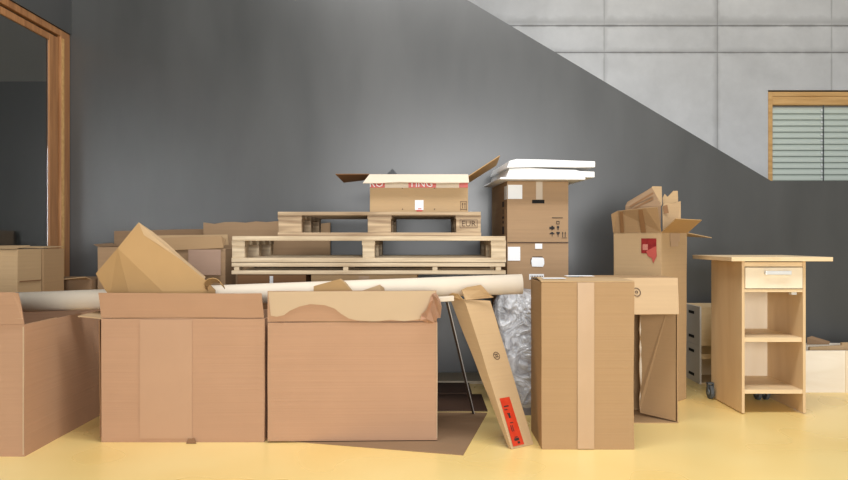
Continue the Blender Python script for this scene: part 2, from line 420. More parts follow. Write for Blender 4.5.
# 3 third front carton
T = frameM(-.771, Y2-.012, .008, 1.5)
WT = .838
g = thing('cardboard_box', 'large rosy brown open carton with its top lining torn off in a pale strip', 'box', (-.35, Y2+.2, .008))
carton_body(T, WT, .45, .585, M['pink'], g, seed=12)
zf0, zf1 = .590, 1-(290.5-240)*Y2/F-.008
def pz(px, py): return ((px-269.3)*Y2/F, EYE-(py-240)*Y2/F-.008)
fl = MB(T).sheet([(0, -.001, zf0), (WT-.004, -.001, zf0), (WT-.006, -.016, zf1), (.004, -.016, zf1)], TH, (0, 1, 0)).grain(.07, .002, 6, 9)
ff = part('front_flap', fl, M['pink'], g)
up = [(271, 291), (436.5, 290.5), (436.5, 320), (420, 319), (405, 321), (392, 319.5), (375, 321), (358, 320), (350, 318), (342, 313), (336, 308), (326, 304.5), (312, 303.5), (301, 306), (292, 310), (286, 314.5), (279, 316), (273, 315)]
tl = MB(T)
pts = []
for (a, b) in up:
    x, zz = pz(a, b); pts.append((x, -.0055-.016*max(0, (zz-zf0)/(zf1-zf0)), zz))
tl.sheet(pts, .0018, (0, -1, 0))
part('torn_lining', tl, M['beige'], g)
part('worn_edge', MB(T).box(WT-.0045, WT-.001, -.0040, -.0025, .01, .58), M['beige'], g)
# curl of peeled liner hanging at the right corner
hc = MB(T)
cur = [[(422, 314), (427, 309), (430, 302), (432, 293), (436, 291), (441, 300)], [(421, 319), (427, 318), (431, 309), (434, 299), (437, 297), (442, 306)], [(424, 321), (429, 323), (435, 322), (438, 317), (441, 317), (441, 309)]]
vv = []
for r, row in enumerate(cur):
    vv.append([])
    for c, (a, b) in enumerate(row):
        x, zz = pz(a, b)
        vv[-1].append(hc.bm.verts.new(T @ Vector((x, -.03-.018*math.sin(1.3*c+r*1.9)-.012*(r == 1), zz))))
for r in range(2):
    for c in range(5): hc.bm.faces.new((vv[r][c], vv[r][c+1], vv[r+1][c+1], vv[r+1][c]))
bmesh.ops.solidify(hc.bm, geom=hc.bm.faces[:], thickness=.002)
part('peeled_corner', hc, board('peeled_liner', (212, 172, 142), .08, (9, 9, 9)), g, smooth=False)
poly_part('rear_flap', [T @ Vector((0.02, .448, .588)), T @ Vector((WT-.3, .448, .588)), T @ Vector((WT-.32, .50, .66)), T @ Vector((.03, .50, .66))], TH, M['brown'], g, .002, 3)

# folded sheet standing in the second carton
YS = 3.555
g = thing('folded_cardboard', 'ochre sheet of folded cardboard, its pointed corner rising out of a carton', 'cardboard', P(150, 318, YS))
a1_, a2_ = P(118.5, 248, YS-.004), P(163, 291, YS-.022)
fp = MB()
fp.sheet([P(139.4, 222.5, YS+.03), a1_, a2_, P(165, 434, YS-.02), P(206, 434, YS-.005), P(216, 290, YS), P(205, 279, YS+.005), P(182, 260, YS+.01), P(159, 244.4, YS+.015), P(144.6, 235, YS+.02)], .004, (0, 1, 0))
fp.sheet([a1_, P(96.7, 273.5, YS+.02), P(106, 290, YS+.02), P(111, 296, YS+.02), P(113, 434, YS+.02), P(165, 434, YS-.02), a2_], .004, (0, 1, 0))
part('front_panel', fp, M['ochre'], g)
poly_part('folded_edge', [P(139.4, 222.5, YS+.03), P(144.6, 235, YS+.021), P(159, 244.4, YS+.016), P(182, 260, YS+.011), P(205, 279, YS+.006), P(206, 277, YS+.05), P(184, 258.5, YS+.05), P(166, 242, YS+.055), P(152, 231, YS+.05)], .003, M['light'], g, 0, nrm=(.2, 1, .1))
sc = MB()
for k in range(7):
    a0, a1 = R(200-28*k), R(200-28*(k+1))
    c0 = Vector((math.cos(a0)*.045, 0, math.sin(a0)*.036)); c1 = Vector((math.cos(a1)*.045, 0, math.sin(a1)*.036))
    ctr = P(217, 289, 3.56); dv = Vector((-.07, .02, .10)); dd = Vector((.02, -.06, -.01))
    sc.sheet([ctr+c0, ctr+c1, ctr+c1+dd+dv*.35, ctr+c0+dd+dv*.35], .003)
scr = part('curled_cardboard', sc, M['ochre'])
tag(scr, 'small curled scrap of card lying at the right foot of the pointed folded sheet', 'cardboard')

# scraps rising from the third carton
for pts, mt, lab, yy in (([(311, 300), (314, 286), (341, 278.5), (352, 290), (352, 300)], 'ochre', 'ochre folded scrap of card poking out above the torn lining carton, the larger one', 3.53),
                     ([(352, 302), (361, 291), (380, 284.5), (381, 291), (384, 302)], 'light', 'pale triangular scrap of card poking out above the torn lining carton', 3.56)):
    base = [P(a, b, yy) for a, b in pts]
    base[0].z = .02; base[-1].z = .02
    if base[1].z < .56: base[1].z = .6
    sm = MB().sheet([p for p in base], .006, (0, 1, 0))
    s = part('cardboard_scrap', sm, M[mt]); tag(s, lab, 'cardboard')
    sm = MB().sheet([base[2], base[2]+Vector((.02, .045, -.02)), base[3]+Vector((.02, .045, -.03)), base[3]], .003)
    part('folded_edge', sm, M['tan'], s)

# the paper roll lying across the cartons
YR = 3.69
ra = Vector(((-12-424)*YR/F, YR, 1-(303.3-240)*YR/F)); rb = Vector(((522-424)*YR/F, YR+.01, 1-(284-240)*YR/F))
g = thing('paper_roll', 'long cream paper roll lying across the tops of the cartons', 'roll', (ra+rb)/2)
part('paper', MB().tube(ra, rb, .0525, 48, .040), M['paper'], g, smooth=False)
for p in bpy.data.objects[g.children[0].name].data.polygons: p.use_smooth = abs(p.normal.x) < .5
d = (rb-ra).normalized()
part('core_tube', MB().tube(ra+d*.01, rb-d*.01, .0395, 32, .036), M['core'], g)

# scrap by carton foot
s = poly_part('cardboard_scrap', [FL(189, 441.5)+Vector((0, -.03, .001)), FL(199, 441.5)+Vector((0, -.03, .001)), FL(196, 441)+Vector((0, -.012, .02)), FL(190, 441)+Vector((0, -.012, .018))], .003, M['inner'], None, 0)
tag(s, 'tiny brown scrap of card on the floor at the foot of a carton', 'cardboard')

# ------------------------------------------------------------------ sheets on the floor
s = poly_part('cardboard_sheet', [FL(290, 441), FL(463, 455), FL(487, 413), (.30, 4.06, 0), (-.7, 4.06, 0)], .004, M['far'], None, 0, nrm=(0, 0, 1))
tag(s, 'flat brown cardboard sheet on the floor under the torn lining carton', 'cardboard')
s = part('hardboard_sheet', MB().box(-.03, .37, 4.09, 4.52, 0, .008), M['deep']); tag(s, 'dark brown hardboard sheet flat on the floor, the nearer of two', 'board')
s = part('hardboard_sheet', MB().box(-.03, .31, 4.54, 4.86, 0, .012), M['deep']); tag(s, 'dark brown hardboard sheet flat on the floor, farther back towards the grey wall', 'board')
s = part('cardboard_sheet', MB().box(-.3, .43, 4.88, 5.19, 0, .02), M['stone_board']); tag(s, 'pale stone coloured board on the floor against the foot of the dark wall', 'board')

# metal post with pale end bar
g = thing('metal_post', 'thin dark leaning post with a pale bar across its top', 'post', (.285, 4.03, .005))
def bar(x0, y0, z0, x1, y1, z1, w, d, ox=0):
    return MB().hexa([(x0+ox, y0, z0), (x0+w+ox, y0, z0), (x0+w+ox, y0+d, z0), (x0+ox, y0+d, z0), (x1+ox, y1, z1), (x1+w+ox, y1, z1), (x1+w+ox, y1+d, z1), (x1+ox, y1+d, z1)])
part('rail', bar(.276, 4.02, .005, .110, 3.565, .684, .011, .02), M['slate'], g)
part('edge_highlight', bar(.276, 4.018, .005, .110, 3.563, .684, .003, .018, .0115), M['metal'], g)  # pale strip added as a highlight along the rail
part('end_bar', MB().hexa([(.044, 3.545, .685), (.152, 3.545, .691), (.152, 3.60, .691), (.044, 3.60, .685), (.044, 3.545, .708), (.152, 3.545, .716), (.152, 3.60, .716), (.044, 3.60, .708)]), M['cream'], g, .003)

# ------------------------------------------------------------------ leaning long carton
A = FL(511.5, 449); th = R(35); u = Vector((math.cos(th), math.sin(th), 0))*.155; v = Vector((-math.sin(th), math.cos(th), 0))*.125
ax = P(465, 300, 3.57)-A
uT = u*1.0+Vector((.01, -.01, -.01)); vT = v*1.05
g = thing('long_cardboard_box', 'narrow tan carton leaning against the paper roll, red sticker near its foot', 'box', A+u/2+v/2)
body = MB().hexa([A, A+u*.93, A+u*.80+v*.3, A+v*.18, A+ax, A+ax+uT, A+ax+uT+vT, A+ax+vT]).grain(.06, .0025, 7, 3)
for q in body.bm.verts: q.co.z = max(q.co.z, 0)
lb = part('body', body, M['tan'], g, .002)
n1 = u.cross(ax).normalized()
if n1.y > 0: n1 = -n1
ff0 = A+ax+n1*.003
poly_part('end_flap', [P(465, 300, 3.565), P(461, 290, 3.56), P(466, 287.5, 3.56), P(480, 285, 3.57), P(483, 288, 3.58), P(488, 294, 3.60), P(493, 297.5, 3.63), ], .006, M['light'], g, 0, nrm=n1)
poly_part('side_flap', [P(449, 300, 3.66), P(447, 296, 3.64), P(452, 293, 3.62), P(458, 294, 3.60), P(463, 300, 3.575)], .004, M['ochre'], g, 0)
ul = u.normalized(); al = ax.normalized()
def on_front(a, b, off=.0035): return A+al*a+ul*b+n1*off         # metres up the box and across its front
poly_part('red_sticker', [on_front(.012, .012), on_front(.012, .082), on_front(.245, .084), on_front(.245, .020)], .0008, M['red'], g, 0, nrm=n1)
mk = MB()
for (a, b, da, db) in ((.20, .030, .006, .03), (.185, .026, .004, .02), (.165, .036, .004, .018), (.145, .04, .02, .012), (.12, .036, .004, .02), (.08, .032, .03, .004), (.08, .042, .03, .004), (.05, .036, .004, .02), (.035, .03, .012, .03), (.02, .045, .01, .014)):
    mk.sheet([on_front(a, b, .005), on_front(a, b+db, .005), on_front(a+da, b+db, .005), on_front(a+da, b, .005)], .0006, n1)
part('sticker_print', mk, M['black'], g)
mk = MB()
def circ(cx, cy, r0, r1):
    for i in range(12):
        a, b = 2*math.pi*i/12, 2*math.pi*(i+1)/12
        mk.sheet([on_front(cy+r*math.sin(t), cx+r*math.cos(t), .0045) for r, t in ((r0, a), (r1, a), (r1, b), (r0, b))], .0006, n1)
circ(.085, .455, .017, .021); circ(.085, .455, .004, .008)
for yy in (.447, .462): mk.sheet([on_front(yy, .072, .0045), on_front(yy, .098, .0045), on_front(yy+.003, .098, .0045), on_front(yy+.003, .072, .0045)], .0006, n1)
part('printed_symbol', mk, M['ink'], g)

# ------------------------------------------------------------------ big upright carton right of centre
YB = 3.35
bx0, bx1 = (541-424)*YB/F, (633.6-424)*YB/F
T = frameM(bx0, YB, 0)
g = thing('cardboard_box', 'upright tan carton sealed with a pale tape down the middle of its front', 'box', ((bx0+bx1)/2, YB+.165, 0))
bh = 1-(282-240)*YB/F
carton_body(T, bx1-bx0, .33, bh, M['brown'], g, closed=True, seed=5, amp=.004)
part('packing_tape', MB(T).box((577-541)*YB/F, (593.5-541)*YB/F, -.0052, -.0040, .005, bh-.002), M['tape'], g)
poly_part('top_flap', [(bx0-.002, YB+.0, bh+.001), (bx1, YB, bh+.001), (bx1, YB+.155, bh+.004), (bx0, YB+.155, bh+.012)], .005, M['tan'], g, .001, 3, (0, 0, 1))
poly_part('top_flap', [(bx0, YB+.165, bh+.012), (bx1, YB+.165, bh+.006), (bx1, YB+.33, bh+.001), (bx0, YB+.33, bh+.001)], .005, M['tan'], g, .001, 4, (0, 0, 1))
part('white_label', MB().box(bx0+.02, bx0+.13, YB+.06, YB+.14, bh+.013, bh+.0145), M['white'], g)
part('white_label', MB().box(bx0+.16, bx0+.3, YB+.19, YB+.26, bh+.018, bh+.0195), M['white'], g)

# carton behind it, lying open to the front
YC = 3.83
cx1 = (677.5-424)*YC/F; cx0 = .91
ch = 1-(278-240)*YC/F
T = frameM(cx0, YC, 0)
g = thing('cardboard_box', 'open fronted carton with a hanging front flap, behind the upright taped carton', 'box', ((cx0+cx1)/2, YC+.15, 0))
carton_body(T, cx1-cx0, .29, ch, M['brown'], g, seed=7, open_front=True, amp=.002)
fz = .605
fT = T
m = MB().sheet([(cx0+.0, YC-.004, ch), (cx1-.005, YC-.004, ch), (1.348, YC-.115, fz), (cx0-.0, YC-.115, fz)], TH, (0, -1, .5)).grain(.06, .002, 6, 2)
hf = part('hanging_flap', m, M['light'], g)
mk = MB()
fn = Vector((0, -1, -.115/(ch-fz)*-1)).normalized()
c = Vector(((634.5-424)*3.8/F, 0, 1-(291.5-240)*3.8/F)); c.y = YC-.004-.115*(ch-c.z)/(ch-fz)
for i in range(12):
    a, b = 2*math.pi*i/12, 2*math.pi*(i+1)/12
    for r0, r1 in ((.019, .023), (.004, .008)):
        q = []
        for r, t in ((r0, a), (r1, a), (r1, b), (r0, b)):
            zz = c.z+r*math.sin(t); q.append(Vector((c.x+r*math.cos(t), YC-.004-.115*(ch-zz)/(ch-fz)-.0085, zz)))
        mk.sheet(q, .0006, (0, -1, 0))
part('printed_symbol', mk, M['ink'], g)
edge = [Vector((cx1-.012, YC+.004, .012)), Vector((cx1-.012, YC+.004, ch-.02))]
inn = []
nn = 16
for i in range(nn+1):
    zz = ch-.02-(ch-.04)*i/nn
    jit = random.uniform(-.006, .006)
    inn.append(Vector((1.228+jit, YC+.155, zz)))
poly_part('inward_side_flap', edge+inn, .005, M['brown'], g, 0)
rg = MB()
for i in range(nn):
    a, b = inn[i], inn[i+1]
    rg.sheet([a+Vector((0, -.006, 0)), a+Vector((.012+random.uniform(0, .008), -.012, 0)), b+Vector((.012+random.uniform(0, .008), -.012, 0)), b+Vector((0, -.006, 0))], .001)
part('torn_edge', rg, M['cream'], g)

# ------------------------------------------------------------------ plastic wrapped bundle
g = thing('plastic_wrapped_bundle', 'grey bundle wrapped in crinkled clear plastic beside the upright taped carton', 'bundle', (.55, 4.1, 0))
core = MB().box(.47, .66, 4.0, 4.25, 0.0, .58).grain(.05, .02, 5, 2)
for q in core.bm.verts: q.co.z = max(q.co.z, 0)
part('wrapped_block', core, plain('lilac_grey', (128, 127, 136), .6), g)
fm = MB(); bmesh.ops.create_icosphere(fm.bm, subdivisions=5, radius=1)
for q in fm.bm.verts:
    p = q.co.copy()
    s = lambda t, e: math.copysign(abs(t)**e, t)
    x, y, zz = s(p.x, .5)*.150, s(p.y, .5)*.155, s(p.z, .55)*.35
    cc = Vector((.55, 4.125, .355+zz)); q.co = cc+Vector((x, y, 0))
    w_q = Vector((q.co.x*11, q.co.y*11, q.co.z*6)); rid = 1-abs(noise.noise(w_q+Vector((3, 1, 2))))*2
    nvec = noise.noise_vector(w_q)*.02+Vector((0, -1, 0))*(rid**3)*.022
    q.co += nvec; q.co.z = max(q.co.z, .002)
part('clear_film', fm, M['film'], g, smooth=True)

# ------------------------------------------------------------------ pallets
def pallet(x0, x1, y0, d, z0, h, mat, label, boards=5, blockw=.145, board_h=.020, bw=(.145, .145, .145), mid=None, seed=0, slim=False):
    rnd = random.Random(seed)
    g = thing('wooden_pallet', label, 'pallet', ((x0+x1)/2, y0+d/2, z0), 'stack of pallets')
    t = board_h
    # three bottom boards lengthwise
    ys = [y0, y0+d/2-.05, y0+d-.10]
    for y in ys: part('bottom_board', MB().box(x0, x1, y, y+.10, z0, z0+t), mat, g, .0015)
    # deck boards lengthwise
    n = boards; gap = (d-n*.11)/(n-1)
    for i in range(n):
        y = y0+i*(.11+gap)
        part('deck_board', MB().box(x0+rnd.uniform(0, .004), x1-rnd.uniform(0, .004), y, y+.11, z0+h-t, z0+h), mat, g, .0015)
    xs = [x0+(0 if not slim else .01), (mid if mid is not None else (x0+x1)/2)-bw[1]/2, x1-bw[2]]
    if slim: xs = [x0+.01, x0+.33*(x1-x0)+.12, x0+.73*(x1-x0), x1-.06]
    ws = list(bw) if not slim else [.035]*4
    for xi, wi in zip(xs, ws):
        if not slim:
            part('cross_board', MB().box(xi-.0, xi+wi, y0+.005, y0+d-.005, z0+h-2*t, z0+h-t), mat, g, .001)
            ht = z0+h-2*t
        else: ht = z0+h-t
        for j, y in enumerate(ys):
            part('block', MB().box(xi+rnd.uniform(0, .004), xi+wi-rnd.uniform(0, .004), y+.003, y+.097, z0+t, ht), mat, g, .002)
    return g
YP = 4.05; k = YP/F
pallet((232-424)*k, .472, YP, .8, .802, .066, M['pal_new'], 'thin pale wooden pallet at the bottom of the pallet stack', slim=True, board_h=.022, seed=1)
pallet((232-424)*k, .474, YP, .8, .871, .151, M['pal_new'], 'wide pale wooden pallet in the middle of the stack', bw=(.075, .075, .088), mid=(368.5-424)*k, board_h=.026, seed=2)
pt = pallet((278-424)*4.13/F, (481-424)*4.13/F, 4.13, .78, 1.023, .143, M['pal_old'], 'short weathered pallet on top of the stack, carrying an open carton', bw=(.142, .142, .15), seed=3, board_h=.021)
T = frameM((468.5-424)*4.13/F, 4.133, 1.095)
b = text('stamp', 'EUR', .048, T @ Matrix.Translation((0, -.002, 0)), M['ink'], pt, .0005, 1.0)
marks('stamp_border', T, [(-.052, .052, .022, .025), (-.052, .052, -.025, -.022), (-.052, -.049, -.022, .022), (.049, .052, -.022, .022)], M['ink'], pt, y=0.0)
# cartons carrying the pallets, mostly hidden
g = thing('cardboard_box', 'dark brown carton under the left end of the pallet stack', 'box', (-.88, 4.5, 0))
carton_body(frameM(-1.09, 4.1, 0), .40, .74, .80, M['inner'], g, closed=True, seed=2, amp=.001)
part('packing_tape', MB().box(-.90, -.88, 4.094, 4.0965, .1, .79), M['white'], g)
g = thing('cardboard_box', 'tan carton under the middle of the pallet stack', 'box', (-.33, 4.5, 0))
carton_body(frameM(-.66, 4.1, 0), .62, .74, .80, M['tan'], g, closed=True, seed=4, amp=.001)
part('packing_tape', MB().box(-.38, -.32, 4.094, 4.0965, .01, .79), M['tape'], g)

# ------------------------------------------------------------------ open carton on top of the pallets
YT = 4.30; k = YT/F
tx0, tx1 = (370-424)*k, (468-424)*k; z0 = 1.167; z1 = 1-(174.5-240)*k
T = frameM(tx0, YT, z0)
g = thing('cardboard_box', 'low open tan carton with red printed tape, on top of the pallets', 'box', ((tx0+tx1)/2, YT+.17, z0))
carton_body(T, tx1-tx0, .35, z1-z0, M['tan'], g, seed=9, amp=.0015)
q = [Vector((tx0-.002, YT-.004, z1)), Vector((tx1, YT-.004, z1)), P(469, 182.5, YT-.06), P(440, 183, YT-.06), P(400, 182, YT-.06), P(380, 183, YT-.06), P(363, 183, YT-.06)]
poly_part('front_flap', q, .004, M['cream'], g, 0, nrm=(0, .6, -1))
poly_part('left_flap', [(tx0, YT, z1), (tx0, YT+.35, z1), P(344, 183, YT+.35), P(335.5, 174.5, YT-.02)], .004, M['inner'], g, .001, 3)
poly_part('right_flap', [(tx1, YT, z1-.01), (tx1, YT+.35, z1-.035), P(496, 165, YT+.33), P(499.3, 155.5, YT)], .005, M['ochre'], g, .001, 3)
def tpx(px, py): return ((px-370)*k, 1-(py-240)*k-z0)
def rect(a, b, c, d):
    x0, zz1 = tpx(a, b); x1, zz0 = tpx(c, d); return (x0, x1, zz0, zz1)
marks('printed_tape', T, [rect(370.2, 178, 467.8, 187.8)], M['red'], g, .0008, -.0018)
marks('tape_strip', T, [rect(385, 178, 408.5, 188), rect(436, 178, 459, 188)], M['cream'], g, .0008, -.0028)
mx = Matrix
for body, px, sz in (('RO', 376.5, .062), ('TING', 421, .062)):
    x, zz = tpx(px, 184.0)
    text('tape_lettering', body, sz, T @ mx.Translation((x, -.0032, zz)), M['white'], g, .0004)
marks('white_label', T, [rect(415, 200.2, 423.5, 210)], M['white'], g, .0008, -.0016)
marks('label_mark', T, [rect(416.5, 210, 422.5, 211.6), rect(418, 208.4, 421.5, 209.3)], M['redink'], g, .0006, -.0024)
aw = []
for a in (462.2, 464.6): aw += [rect(a, 203.6, a+.5, 208.4), [tpx(a-.6, 204.4), tpx(a+1.1, 204.4), tpx(a+.25, 202.6)]]
aw += [rect(460.3, 201.6, 460.7, 210.4), rect(466.3, 201.6, 466.7, 210.4), rect(460.3, 201.4, 466.7, 201.8), rect(460.3, 209.2, 466.7, 209.6)]
for a, b_ in ((402.4, 188.2), (434.5, 188.2), (402.6, 209), (434.5, 209)): aw += [rect(a-.5, b_-.3, a+.5, b_+.7)]
marks('printed_arrows', T, aw, M['ink'], g, .0006, -.0014)
s = part('dark_box', MB(Matrix.Translation(P(392.5, 200, YT+.12)) @ Matrix.Rotation(R(40), 4, 'Y')).box(-.05, .05, -.05, .05, -.01, .17).bm and MB(), M['hole']) if False else None
dk = MB(); ctr = P(392.5, 168.8, YT+.12); zb_ = z0+.007
dk.sheet([ctr, Vector((ctr.x-.05, ctr.y, ctr.z-.05)), Vector((ctr.x-.05, ctr.y, zb_)), Vector((ctr.x+.035, ctr.y, zb_)), Vector((ctr.x+.035, ctr.y, ctr.z-.04))], .09, (0, 1, 0))
s = part('dark_packaging', dk, plain('charcoal', (58, 60, 64), .5)); tag(s, 'dark grey pointed packaging piece peeping out of the open carton on the pallets', 'packaging')

# ------------------------------------------------------------------ stack of two printed cartons with foam on top
YK = 4.40; k = YK/F
kx0 = (507-424)*k; kw = .39; rot = 4
def stk(px, py, zb): return ((px-507)*k/math.cos(R(rot))*1.0, 1-(py-240)*k-zb)
zA, zB = .987, .605
hA = 1-(181-240)*k-zA
gA = thing('cardboard_box', 'tan carton with a hand hole and handling symbols, foam slabs lying on it', 'box', (kx0+.19, YK+.3, zA))
T = frameM(kx0, YK, zA, rot)
carton_body(T, kw, .58, hA-.001, M['grey_tan'], gA, closed=True, seed=6, amp=.0015)
def r2(a, b, c, d, zb=zA):
    x0, z1_ = stk(a, b, zb); x1, z0_ = stk(c, d, zb); return (x0, x1, z0_, z1_)
marks('white_label', T, [r2(507.5, 185, 522, 199)], M['white'], gA, .0008, -.002)
lab = MB(T).box(-.003, -.0018, .004, .09, hA-.115, hA-.03); part('white_label', lab, M['white'], gA)
marks('hand_hole', T, [r2(532, 199.8, 544.5, 203.4)], M['hole'], gA, .0008, -.0018)
marks('packing_tape', T, [r2(536, 181.5, 542.5, 199.5)], board('milky_tape', (196, 180, 160), .05, (9, 9, 3), .3), gA, .0006, -.002)
ic = []
def R2(a, b, c, d): ic.append(r2(a, b, c, d))
R2(552, 217.4, 563, 218.1)
R2(556.5, 221, 559.7, 221.6); R2(556.5, 223.6, 559.7, 224.2); R2(556.5, 221, 557, 224.2); R2(559.2, 221, 559.7, 224.2)
R2(549.5, 226.8, 554.8, 229.2); R2(551.5, 225.8, 553.4, 229.8)
R2(557, 226, 559.4, 228.3); R2(557.8, 228, 558.7, 230)
R2(549.8, 233, 554.6, 234.2); R2(551, 232, 553.4, 233.2); R2(552, 234, 552.6, 236.4)
R2(556.6, 231.8, 560, 233.6); R2(557.4, 233.4, 559.2, 234.8); R2(558, 234.6, 558.6, 237)
for a in (562.6, 565.2): R2(a, 232.6, a+.7, 237.2); ic.append([stk(a-.5, 233.4, zA), stk(a+1.2, 233.4, zA), stk(a+.35, 231.4, zA)])
R2(562, 237.6, 567, 238.1)
marks('handling_symbols', T, ic, M['black'], gA, .0006, -.002)
TS = T @ Matrix.Rotation(R(-90), 4, 'Z')
sd = [(-.30+q*.0, -.24, .03+.0*q, .05) for q in range(0)]
sd = [(-.16, -.10, .05, .10), (-.15, -.11, .12, .135), (-.16, -.10, .15, .165), (-.14, -.12, .18, .21), (-.16, -.10, .225, .26)]
marks('side_print', TS, sd, M['black'], gA, .0006, -.002)

gB = thing('cardboard_box', 'tan carton with a white oval grip hole, lower one under the symbol printed carton', 'box', (kx0+.19, YK+.3, zB))
T = frameM(kx0, YK, zB, rot)
carton_body(T, kw, .58, zA-zB-.001, M['grey_tan'], gB, closed=True, seed=16, amp=.0015)
marks('white_label', T, [r2(507.5, 246.8, 520, 260.6, zB), r2(535, 243.6, 542.2, 248.8, zB), r2(529, 274, 544, 279.6, zB)], M['white'], gB, .0008, -.002)
hole = [stk(531.5, 258.6, zB), stk(532, 266), stk(0, 0, 0)] if False else [stk(532.2, 257.2, zB), stk(531, 261, zB), stk(532, 266.5, zB), stk(543, 266.8, zB), stk(544.3, 264, zB), stk(544, 258.6, zB), stk(542, 257.4, zB)]
marks('grip_hole', T, [hole], M['white'], gB, .0008, -.002)
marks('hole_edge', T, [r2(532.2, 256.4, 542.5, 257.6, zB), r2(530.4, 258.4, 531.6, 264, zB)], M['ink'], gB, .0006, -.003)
tx = [r2(530.5+1.6*q, 275.6, 531.4+1.6*q, 276.9, zB) for q in range(8)]+[r2(531+1.7*q, 278, 532+1.7*q, 278.9, zB) for q in range(7)]
marks('label_print', T, tx, M['ink'], gB, .0005, -.0032)
part('seam_shade', MB(frameM(kx0, YK, zB, rot)).box(.002, kw-.002, -.0035, -.002, zA-zB-.006, zA-zB-.001), M['ink'], gB)  # dark strip painted in for the shade between the stacked cartons
gC = thing('cardboard_box', 'brown carton standing on the floor behind the plastic wrapped bundle', 'box', (kx0+.19, YK+.3, 0))
carton_body(frameM(kx0, YK, 0, rot), kw, .58, .604, M['far'], gC, closed=True, seed=26, amp=.001)
part('packing_tape', MB(frameM(kx0, YK, 0, rot)).box(.17, .22, -.004, -.003, .01, .60), M['tape'], gC)

# foam slabs
def foam(prof, y0, d, label, seed):
    m = MB(Matrix.Translation((kx0, YK-.1, 0)) @ Matrix.Rotation(R(rot), 4, 'Z'))
    kk = 4.3/F
    pts = [((px-508.5)*kk, y0, 1-(py-240)*kk) for px, py in prof]
    m.sheet(pts, d, Matrix.Rotation(R(rot), 3, 'Z') @ Vector((0, 1, 0)))
    o = part('foam_slab', m, M['foam'], None, .003)
    return tag(o, label, 'foam', 'white foam slabs')
ztop = zA+hA
def zpx(z): return 240-(z-1)*F/4.3
b0 = zpx(ztop+.001)
foam([(499, b0), (586, b0), (586, b0-2.2), (500, b0-2.2)], 0, .66, 'thin white foam sheet directly on the printed carton, lowest of three', 1)
foam([(506, b0-2.5), (596, b0-2.5), (596, b0-8.4), (581, b0-8.8), (576, b0-10.2), (556, b0-10.5), (530, b0-12), (509, b0-11)], .01, .64, 'white foam slab in the middle of three, its top edge dipping to the right', 2)
foam([(506, b0-11.4), (509, b0-18.5), (516, b0-20.3), (545, b0-20), (596, b0-18.6), (596, b0-12.6), (575, b0-12.2), (535, b0-12.5), (530, b0-12.4), (512, b0-11.6)], .0, .62, 'white foam slab on top of the other two', 3)

# ------------------------------------------------------------------ tall carton at right with open flaps and crumpled contents
rotT = 43
Cc = Vector((1.42, 4.2, 0)); a47 = R(rotT)
uR = Vector((math.cos(a47), math.sin(a47), 0)); uL = Vector((-math.sin(a47), math.cos(a47), 0)); sq = .325; zt2 = 1.048
g = thing('tall_cardboard_box', 'tall tan carton on the floor set cornerwise, flaps open, scrap card heaped in it', 'box', Cc+(uR+uL)*sq/2)
T = frameM(Cc.x, Cc.y, 0, rotT)
m = MB(T); w_ = sq
m.box(0, w_, 0, w_, 0, TH); m.box(0, w_, 0, TH, TH, zt2); m.box(0, w_, w_-TH, w_, TH, zt2); m.box(0, TH, TH, w_-TH, TH, zt2); m.box(w_-TH, w_, TH, w_-TH, TH, zt2)
m.grain(.09, .003, 4, 3)
for q in m.bm.verts:
    q.co.z = max(q.co.z, 0)
    f_ = 1-.03*(1-q.co.z/zt2); cx_ = Cc+(uR+uL)*sq/2
    q.co.x = cx_.x+(q.co.x-cx_.x)*f_
part('body', m, M['tan'], g, .002)
A1 = Cc+uL*sq; B1 = Cc+uR*sq; D1 = Cc+(uR+uL)*sq
zc = Vector((0, 0, zt2))
fl1 = poly_part('left_flap', [A1+zc, Cc+zc, P(657, 207, 4.13), P(645, 208, 4.18), P(617, 211, 4.36), P(611, 214, 4.38)], .005, M['brown'], g, .0015, 4)
poly_part('right_flap', [Cc+zc, B1+zc, P(700.6, 219.7, 4.29), P(675, 218.4, 4.06)], .005, M['ochre'], g, .001, 4)
poly_part('rear_flap', [B1+zc, D1+zc, D1+zc+Vector((.2, .14, -.01)), P(711, 237.4, 4.56)], .005, M['tan'], g, .001, 4)
# tape bands on the left flap
fa, fb_ = A1+zc, Cc+zc; ta, tb = P(613, 212.5, 4.37), P(656, 207.5, 4.13)
nf = (fb_-fa).cross(ta-fa).normalized()
if nf.y > 0: nf = -nf
tb_ = MB()
for t0, t1 in ((.16, .24), (.60, .70)):
    tb_.sheet([fa.lerp(fb_, t0)+nf*.006, fa.lerp(fb_, t1)+nf*.006, ta.lerp(tb, t1)+nf*.006, ta.lerp(tb, t0)+nf*.006], .001, nf)
part('tape_bands', tb_, M['tape_brown'], g)
# red label on left face (local y axis runs along it, x=0)
TL = T @ Matrix.Rotation(R(-90), 4, 'Z')      # local x -> -old y ; so face x=0 looks to -Y
def fx(px):                                    # px on left face -> distance along face from the front corner
    s = (px-424)/F; return (Cc.x-s*Cc.y)/(s*uL.y-uL.x)
def fpz(px, py):
    t = fx(px); Y = Cc.y+uL.y*t; return 1-(py-240)*Y/F
def fr_(a, b, c, d): return [(-fx(a), fpz(a, b)), (-fx(c), fpz(c, b)), (-fx(c), fpz(c, d)), (-fx(a), fpz(a, d))]
marks('red_label', TL, [fr_(641, 238.4, 656, 253.2)], M['red_label'], g, .0008, -.003)
marks('label_tab', TL, [fr_(642.4, 244.2, 647.5, 250)], plain('faded_pink', (196, 128, 112), .6), g, .0008, -.004)
marks('torn_strip', TL, [[(-fx(a), fpz(a, b)) for a, b in ((646, 251), (656, 246), (656.5, 256), (653, 263), (651.5, 258), (647.5, 256))]], plain('faded_red', (186, 84, 74), .6), g, .0012, -.005)
def gx(px): s = (px-424)/F; return (s*Cc.y-Cc.x)/(uR.x-s*uR.y)
